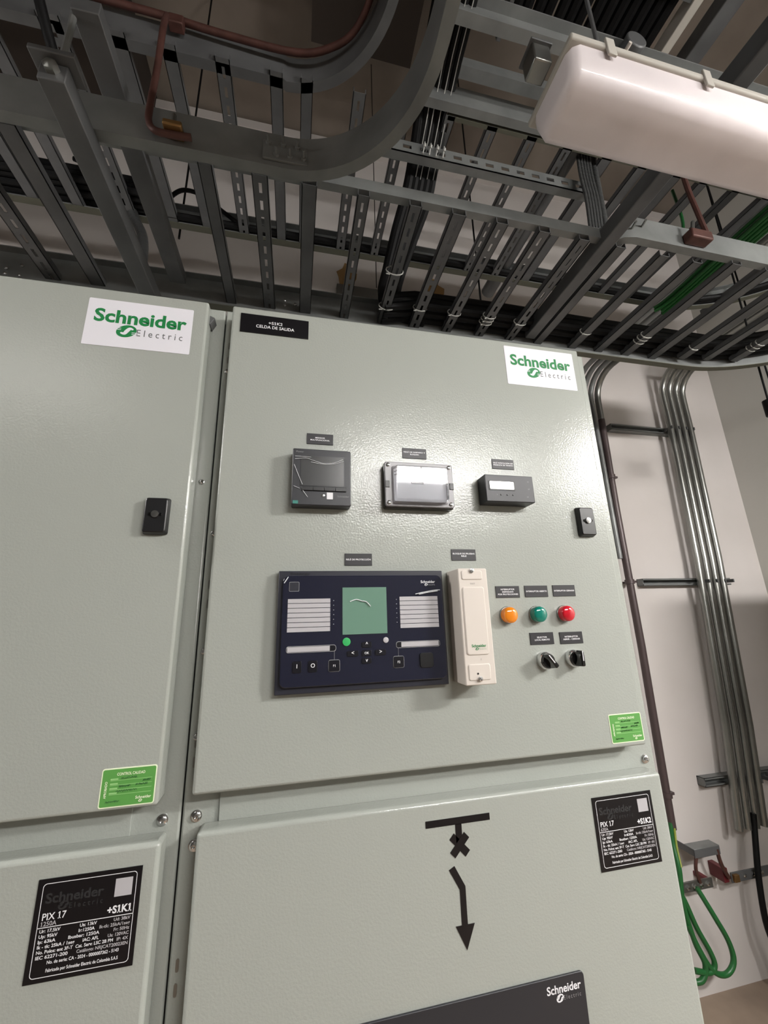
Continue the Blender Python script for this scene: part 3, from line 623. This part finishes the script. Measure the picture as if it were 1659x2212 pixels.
# zip ties
def tie(x, y_, z, rx, ry, axis='y', lab='', grp='white zip ties on tray rungs'):
    mb = MB(); pts = []
    for k in range(15):
        a = 2 * PI * k / 14
        pts.append((x + rx * math.cos(a), y_, z + ry * math.sin(a)) if axis == 'y' else (x, y_ + rx * math.cos(a), z + ry * math.sin(a)))
    mb.tube(pts, .0022, 5); mb.tube([(x - rx * .6, y_, z - ry), (x - rx * 1.1, y_ - .012, z - ry - .012)], .0018, 5)
    tag(mb.build('zip_tie', 'tie'), lab, 'zip tie', grp)
for i, (a, lab) in enumerate(((.385, 'white zip tie at the cabinet end of the rung nearest the black bundle'), (.508, 'white zip tie on the slotted rung beside the fat black pipe'), (.758, 'white zip tie on the slotted rung left of the thick beam'),
                 (1.028, 'white zip tie on a rung just above the right cabinet corner'), (1.525, 'white zip tie on a rung above the wall conduits'))):
    tie(a * Z1, YD1 - .10, Z1 + .012, .027, .016, lab=lab)
for k in range(3):
    tie(.635 * Z1, YD1 - .075 - k * .018, Z1 + .012, .027, .016, lab='white zip ties in a row of three on the rung by the fat black pipe', grp='three ties on the pipe rung')
for k in range(3):
    tie(1.272 * Z1, YD1 - .09 - k * .02, Z1 + .012, .028, .016, lab='white zip ties in a row of three on the rung over the wall conduits', grp='three ties right of the corner')
for k in range(3):
    tie(1.765 * Z1, YD1 - .14 - k * .02, Z1 + .012, .028, .016, lab='white zip ties in a row of three at far right of the lower tray', grp='three ties at the far right')
for k, dx in enumerate((-.03, -.008, .016, .04)):
    mb = MB(); mb.tube([(.405 + dx, YE - .008, ZE - .004), (.412 + dx, YE - .009, ZE + .03), (.418 + dx, YE - .002, ZE + .062)], .0024, 6, smooth=3); mb.tube([(.412 + dx, YE - .01, ZE + .026), (.413 + dx, YE - .014, ZE + .034)], .005, 6)
    tag(mb.build('zip_tie', 'tie'), 'white zip ties lashing the black bundle to the pierced strut', 'zip tie', 'ties on the pierced strut')
tie(.300, 1.06, 1.142, .03, .018, lab='white zip tie round the rung carrying the black bundle, upper one'); tie(.308, 1.22, 1.142, .03, .018, lab='white zip tie round the rung carrying the black bundle, lower one')
# fat black pipe end, thin pale pipes
tag(MB().tube([(.955, .60, Z2 + .06), (.955, 1.585, Z2 + .06)], .034, 20).build('pipe', 'galvd', bevel=.004), 'fat dark pipe with an open lower end among the slotted rungs', 'pipe')
tag(MB().tube([(.925, .6, Z2 + .03), (.925, 1.40, Z2 + .03)], .006, 8).build('conduit', 'beige'), 'thin pale cable running beside the fat dark pipe', 'cable')
tag(MB().tube([(1.30, .7, Z2 + .03), (1.28, 1.75, Z2 - .05)], .006, 8).build('conduit', 'beige'), 'thin pale cable running beside the thick steel beam', 'cable')
# green cable bundle in the right of the tray
ps = []
for i in range(10):
    ps.append([(1.66 + (i % 5) * .019, .2, 1.42 + (i // 5) * .02), (1.66 + (i % 5) * .019, .9, 1.40 + (i // 5) * .02 + random.uniform(-.004, .004)), (1.64 + (i % 5) * .019, 1.18, 1.37 + (i // 5) * .02), (1.62 + (i % 5) * .017 + random.uniform(-.01, .01), 1.26 + random.uniform(-.02, .02), 1.36 + (i // 5) * .018)])
hanks('green_cables', 'bunch of green cables lying on the rungs at right', 'cables', ps, .0075, 'gcabled', smooth=3)
# conduits that come over the lower tray and bend down the back wall
def bent(x, zt, yw, zb, y_start, dx=0, r=.016, xtop=None):
    pts = [(xtop or x, y_start, zt), (xtop or x, yw - .34, zt), (x, yw - .20, zt)]
    for k in range(7):
        a = math.radians(90 * k / 6); pts.append((x, yw - .16 + .16 * math.sin(a), zt - .16 + .16 * math.cos(a)))
    pts += [(x, yw, zt - .4), (x, yw, zb)]
    return pts
for i, x in enumerate((1.75, 1.80, 1.85, 1.90)):
    zt = 1.50
    zb = -1.0 if i == 3 else .3
    t = thing('conduit', ('steel conduit bending down behind the cabinet corner, farthest from the wall conduits', 'steel conduit bending down behind the cabinet corner, second of the group', 'steel conduit bending down behind the cabinet corner, third of the group', 'brown conduit running down the wall close beside the right cabinet')[i], 'conduit', (x, 1.97, zb), 'conduits beside the cabinet corner')
    P = bent(x, zt, 1.975, zb, .45)
    if i == 3:
        MB().tube(P[:10] + [(x, 1.975, 1.18)], .019, 14).build('bend', 'galvl', t)
        MB().tube([(x, 1.975, 1.2), (x - .012, 1.975, .6), (x - .012, 1.975, -.2), (x - .03, 1.975, -1.05)], .020, 14).build('pipe', 'brown', t)
        for z, xx in ((.808, x - .008), (.167, x - .012), (-.901, x - .026)):
            mb = MB(); mb.tube([(xx, 1.975, z - .012), (xx, 1.975, z + .012)], .026, 12); mb.box(xx + .02, xx + .045, 1.97, 2.05, z - .006, z + .006); mb.build('pipe_clamp', 'brown', t)
    else: MB().tube(P, .016, 12).build('pipe', 'galv', t)
for i, x in enumerate((2.425, 2.480, 2.535, 2.590)):
    t = thing('conduit', 'steel conduit on the back wall, %s of the four side by side' % ('leftmost', 'second from left', 'third from left', 'rightmost')[i], 'conduit', (x, 1.98, -1.0), 'four conduits on the back wall')
    P = bent(x, 1.585, 1.965, -1.05, .3)
    xs_ = [(2.42, 2.40, 2.36, 2.32)[0]]
    Q = [(a, b, c) if c > 1.0 else (a - (.0 if c > .3 else .12) * 1, b, c) for a, b, c in P]
    Q = P[:-1] + [(x - .03, 1.965, .3), (x - .10, 1.965, -.62), (x - .16, 1.965, -1.10)]
    MB().tube(Q, .0185, 14).build('pipe', 'galvl', t)
# unistrut pieces on the wall
def wstrut(x0, x1, z, lab):
    mb = MB(); y_ = 2.05
    mb.box(x0, x1, y_ - .044, y_ - .042, z - .021, z - .012); mb.box(x0, x1, y_ - .044, y_ - .042, z + .012, z + .021)
    mb.box(x0, x1, y_ - .044, y_, z + .019, z + .021); mb.box(x0, x1, y_ - .044, y_, z - .021, z - .019); mb.box(x0, x1, y_ - .003, y_, z - .02, z + .02)
    mb.box(x0, x0 + .003, y_ - .044, y_, z - .021, z + .021)
    t = thing('wall_strut', lab, 'bracket', ((x0 + x1) / 2, y_, z - .021), 'channel struts on the back wall')
    mb.build('channel', 'galv', t, smooth=False)
    for x in (x1 - .24, x1 - .18, x1 - .12, x1 - .06): MB().box(x - .004, x + .004, 1.940, 2.01, z - .010, z + .010).build('conduit_clamp', 'galvd', t, bevel=.002)
wstrut(1.995, 2.655, 1.178, 'channel strut behind the wall conduits, topmost of three')
wstrut(2.010, 2.665, .166, 'channel strut behind the wall conduits, middle one')
wstrut(2.157, 2.70, -.890, 'channel strut behind the wall conduits, lowest one')
t = thing('conduit_bracket', 'small dark steel angle at the top bend of the wall conduits', 'bracket', (2.62, 1.72, 1.57))
MB().box(2.40, 2.68, 1.70, 1.74, 1.545, 1.565).build('angle', 'galvd', t, bevel=.002)

# ground bars, shelf bracket, ground leads at lower right
t = thing('ground_bar', 'perforated copper ground bar close to the cabinet edge, low on the wall', 'ground bar', (1.95, 1.98, -1.315))
MB().box(1.85, 2.042, 1.968, 1.974, -1.312, -1.271).build('bar', 'galvl', t, bevel=.001)
for x in (1.89, 1.93, 1.97, 2.01): MB().lathe(x, -1.291, [(.010, 1.968), (.010, 1.962), (.005, 1.958)], 6).build('bolt', 'chrome', t)
for x in (1.87, 2.03): MB().box(x - .012, x + .012, 1.974, 2.05, -1.30, -1.28).build('standoff', 'red', t, bevel=.002)
t = thing('ground_bar', 'dark perforated ground bar farther right, crossed by the black cable', 'ground bar', (2.3, 1.98, -1.315))
MB().box(2.160, 2.62, 1.968, 1.974, -1.312, -1.270).build('bar', 'galvd', t, bevel=.001)
MB().box(2.165, 2.195, 1.955, 1.969, -1.306, -1.276).build('end_lug', 'brass', t, bevel=.001)
MB().box(2.12, 2.15, 1.974, 2.05, -1.31, -1.25).build('standoff', 'red', t, bevel=.002)
for k in range(6): MB().lathe(2.24 + k * .055, -1.291, [(.009, 1.968), (.009, 1.963), (.004, 1.96)], 6).build('bolt', 'chrome', t)
t = thing('bracket', 'small bent steel shelf bracket on the wall above the ground bars', 'bracket', (2.02, 1.98, -1.18))
MB().box(1.945, 2.10, 1.945, 2.00, -1.138, -1.134).build('top_plate', 'galv', t, bevel=.001)
MB().box(1.945, 2.10, 1.945, 1.949, -1.172, -1.136).build('front_lip', 'galvd', t, bevel=.001)
mb = MB(); mb.box(1.945, 1.949, 1.945, 2.05, -1.165, -1.136); mb.build('end_plate', 'galvd', t)
MB().tube([(1.955, 1.95, -1.17), (1.945, 1.955, -1.22), (1.965, 1.965, -1.28)], .008, 6, smooth=3).build('left_strap', 'copper', t)
MB().tube([(2.085, 1.95, -1.15), (2.10, 1.955, -1.22), (2.14, 1.965, -1.285)], .009, 6, smooth=3).build('right_strap', 'copper', t)
GL = [([(1.862, 1.97, -1.02), (1.845, 1.96, -1.10), (1.825, 1.93, -1.19), (1.812, 1.93, -1.32), (1.838, 1.93, -1.47), (1.872, 1.93, -1.56), (1.840, 1.93, -1.61), (1.79, 1.94, -1.615)], 'green ground cable coming out of the brown pipe'),
      ([(1.800, 1.95, -1.25), (1.822, 1.93, -1.31), (1.862, 1.93, -1.42), (1.912, 1.93, -1.52), (1.922, 1.93, -1.57), (1.885, 1.93, -1.59), (1.81, 1.93, -1.57)], 'green ground cable with a small loop beside the cabinet'),
      ([(1.935, 1.96, -1.295), (1.975, 1.93, -1.40), (2.025, 1.93, -1.50), (2.030, 1.93, -1.575), (1.975, 1.93, -1.612), (1.905, 1.93, -1.585), (1.85, 1.93, -1.49), (1.815, 1.93, -1.40)], 'green ground cable hanging in the widest loop under the ground bar')]
for p, lab in GL:
    t = thing('ground_cable', lab, 'cable', p[-1], 'green ground cable loops')
    MB().tube(p, .0115, 10, smooth=6).build('cable', 'gcable', t)
MB().tube([(1.868, 1.958, -1.04), (1.850, 1.946, -1.11), (1.832, 1.922, -1.18)], .005, 8, smooth=3).build('stripe', 'ycable', t)
tag(MB().tube([(2.36, 1.95, -1.03), (2.35, 1.95, -1.08), (2.325, 1.945, -1.16), (2.29, 1.94, -1.30), (2.275, 1.94, -1.47), (2.30, 1.94, -1.60), (2.32, 1.94, -1.76)], .013, 10, smooth=5).build('cable', 'cable'), 'black cable hanging down the wall past the dark ground bar', 'cable')
# painted grey duct high on the wall, stain mark
tag(MB().box(.198, .969, 2.01, 2.05, 1.80, 1.998).build('wall_duct', 'duct', bevel=.002), 'flat grey duct on the wall behind the upper tray', 'duct')
for cx_, cz_, rx, rz, lab in ((.265, 2.09, .06, .10, 'brown damp stain on the wall above the left end of the grey duct'), (.845, 2.08, .07, .10, 'brown damp stain on the wall above the right end of the grey duct')):
    mb = MB(); mb.xz([(cx_ + rx * math.cos(2 * PI * k / 14) * (1 + .25 * math.sin(k * 2.3)), cz_ + rz * math.sin(2 * PI * k / 14) * (1 + .2 * math.cos(k * 1.7))) for k in range(14)], 2.0485, 2.052)
    tag(mb.build('wall_stain', 'stain'), lab, 'stain')
# threaded hanger rods
for p, lab in (([(.87, 1.50, ZC), (.862, 1.50, 1.40)], 'thin black hanger rod right of the black bundle, reaching down to the fat pipe end'),
               ([(-.526, 1.50, ZC), (-.53, 1.50, 1.6)], 'thin black hanger rod behind the curved rail, left half'),
               ([(2.54, 1.45, ZC), (2.55, 1.45, 1.2)], 'thin black hanger rod right of the red copper lead'),
               ([(2.30, 1.30, ZC), (2.235, 1.30, .97)], 'thin black hanger rod ending in a black fitting at the right edge'),
               ([(.36, 1.6, ZC), (.355, 1.6, 1.6)], 'very thin hanger rod left of the black bundle')):
    t = thing('hanger_rod', lab, 'rod', p[1], 'threaded hanger rods')
    MB().tube(p, .0045 if 'very' not in lab else .0022, 8).build('rod', 'cable', t)
    if 'fitting' in lab: MB().tube([(2.235, 1.30, .90), (2.235, 1.30, .98)], .024, 10).build('fitting', 'cable', t)
# hanger bracket at the upper left
t = thing('hanger_bracket', 'steel bracket and rod holding the channel at the upper left', 'bracket', (-.46, .58, 1.0))
MB().box(-.495, -.42, .590, .64, 1.000, 1.012).build('plate', 'galvd', t, bevel=.002)
MB().tube([(-.455, .615, .99), (-.455, .615, ZC)], .006, 8).build('rod', 'galv', t)
MB().lathe(-.458, .98, [(.013, .605), (.013, .595), (.007, .591)], 6).build('bolt', 'galvl', t)
tag(MB().tube([(-.66, .52, 1.62), (-.61, .67, 1.42), (-.58, .76, 1.28), (-.56, .86, 1.22)], .011, 10, smooth=4).build('cable', 'cable'), 'single thick black cable slanting down at the upper left', 'cable')
# flexible conduit and cable loops at the left
tag(MB().tube([(-.70, 1.42, 1.66), (-.672, 1.42, 1.58), (-.635, 1.42, 1.50), (-.622, 1.42, 1.40), (-.630, 1.42, 1.30), (-.66, 1.42, 1.22)], .019, 12, smooth=6).build('flexible_conduit', 'greyflex'), 'grey flexible conduit hanging down from the upper tray at left', 'conduit')
for p, lab in (([(-.60, 1.42, 1.60), (-.575, 1.42, 1.68), (-.535, 1.42, 1.752), (-.495, 1.42, 1.776), (-.43, 1.42, 1.76), (-.34, 1.41, 1.68), (-.27, 1.40, 1.62), (-.20, 1.40, 1.61)], 'black cable arching over the upper tray rail at left'),
               ([(-.90, 1.38, 1.78), (-.80, 1.40, 1.76), (-.73, 1.42, 1.71), (-.69, 1.42, 1.63), (-.60, 1.42, 1.62)], 'black cable drooping into the upper tray beside the grey flexible conduit')):
    tag(MB().tube(p, .0085, 8, smooth=5).build('cable', 'cable'), lab, 'cable')
# copper conductor on the high curved rail and its drop to the low one
t = thing('copper_conductor', 'reddish copper conductor along the higher curved rail with a drop to the lower one', 'conductor', (-.3, .85, 1.6))
MB().tube([(-.60, .852, 1.70), (-.42, .850, 1.695), (-.257, .848, 1.68), (-.043, .838, 1.665), (.066, .80, 1.66), (.13, .75, 1.67), (.17, .66, 1.70), (.19, .5, 1.72)], .0095, 10, smooth=5).build('top_run', 'copper', t)
MB().tube([(-.385, .80, 1.60), (-.340, .70, 1.36), (-.333, .69, 1.20), (-.334, .69, 1.08), (-.332, .69, 1.035), (-.318, .688, 1.008), (-.290, .688, 1.004), (-.245, .688, 1.008)], .0070, 10, smooth=5).build('drop', 'copper', t)
MB().box(-.300, -.262, .672, .704, 1.012, 1.026).build('clamp', 'brass', t, bevel=.003)
MB().tube([(-.281, .685, 1.02), (-.283, .685, 1.058)], .005, 8).build('clamp_bolt', 'galvl', t)
MB().box(-.40, -.36, .835, .862, 1.655, 1.69).build('upper_clamp', 'copper', t, bevel=.003)
# red lead at the right
t = thing('copper_conductor', 'reddish copper lead with a clamp on the right-hand tray rail', 'conductor', (1.28, .78, 1.16))
MB().tube([(1.24, .76, 1.60), (1.270, .78, 1.42), (1.283, .78, 1.30), (1.300, .78, 1.18)], .008, 8, smooth=4).build('lead', 'copper', t)
MB().box(1.215, 1.30, .765, .80, 1.160, 1.195).build('clamp', 'copper', t, bevel=.005)
MB().tube([(1.23, .775, 1.19), (1.235, .77, 1.225)], .006, 6).build('clamp_bolt', 'galvl', t)
tag(MB().tube([(1.54, 1.0, 1.75), (1.55, 1.0, 1.60), (1.53, 1.0, 1.50), (1.50, 1.0, 1.42)], .006, 8, smooth=4).build('cable', 'gcable'), 'thin green cable hanging above the right-hand tray rail', 'cable')
# grey cables dropping between strut E and the beam
ps = []
for i in range(5):
    x = .955 + i * .012
    ps.append([(x + .04, .90, 1.80), (x + .02, .90, 1.62), (x, .885, 1.50), (x + .003, .885, 1.40), (x + .01, .90, 1.28)])
hanks('grey_cables', 'short bunch of grey cables hanging left of the thick beam', 'cables', ps, .0055, 'greyflex', smooth=4)
tag(MB().tube([(1.085, .92, 1.80), (1.05, .91, 1.62), (1.035, .90, 1.50), (1.03, .90, 1.30)], .012, 10, smooth=4).build('flexible_conduit', 'greyflex'), 'grey flexible conduit bending down right of the grey cable bunch', 'conduit')
# high tray filled with dark cables, upper right
t = thing('cable_tray', 'high tray full of dark cables at the top right, above the fixture', 'cable tray', (1.2, .6, 2.4))
MB().box(1.52, 1.56, -1.5, 1.0, 2.40, 2.47).build('side_rail', 'base', t, bevel=.003)
MB().box(.78, .80, -1.5, 1.0, 2.40, 2.47).build('side_rail', 'galvd', t, bevel=.003)
for k in range(8): MB().box(.80, 1.52, -.9 + k * .23, -.87 + k * .23, 2.41, 2.43).build('rung', 'galvd', t)
mb = MB()
for k in range(14): mb.tube([(.83 + k * .049, y_, 2.46 + random.uniform(-.012, .012)) for y_ in (-1.4, -.7, 0, .5, .95)], .024, 8)
mb.build('cables', 'cable', t)
tag(MB().box(1.72, 1.80, -1.5, 1.15, 2.50, 2.58).build('steel_beam', 'galvd', bevel=.004), 'dark steel beam high up at the top right beside the full tray', 'beam')
# unseen cabinet shape added outside the view to shade the back wall
t = thing('shadow_cabinet', 'added grey cabinet shape outside the view at right, shading the back wall', 'electrical cabinet', (2.69, .78, ZF))
MB().box(2.28, 2.95, .70, .82, ZF, .485).build('body', 'paint', t, bevel=.004)
MB().box(2.30, 2.93, .685, .70, ZF + .1, .46).build('door', 'paint', t, bevel=.004)
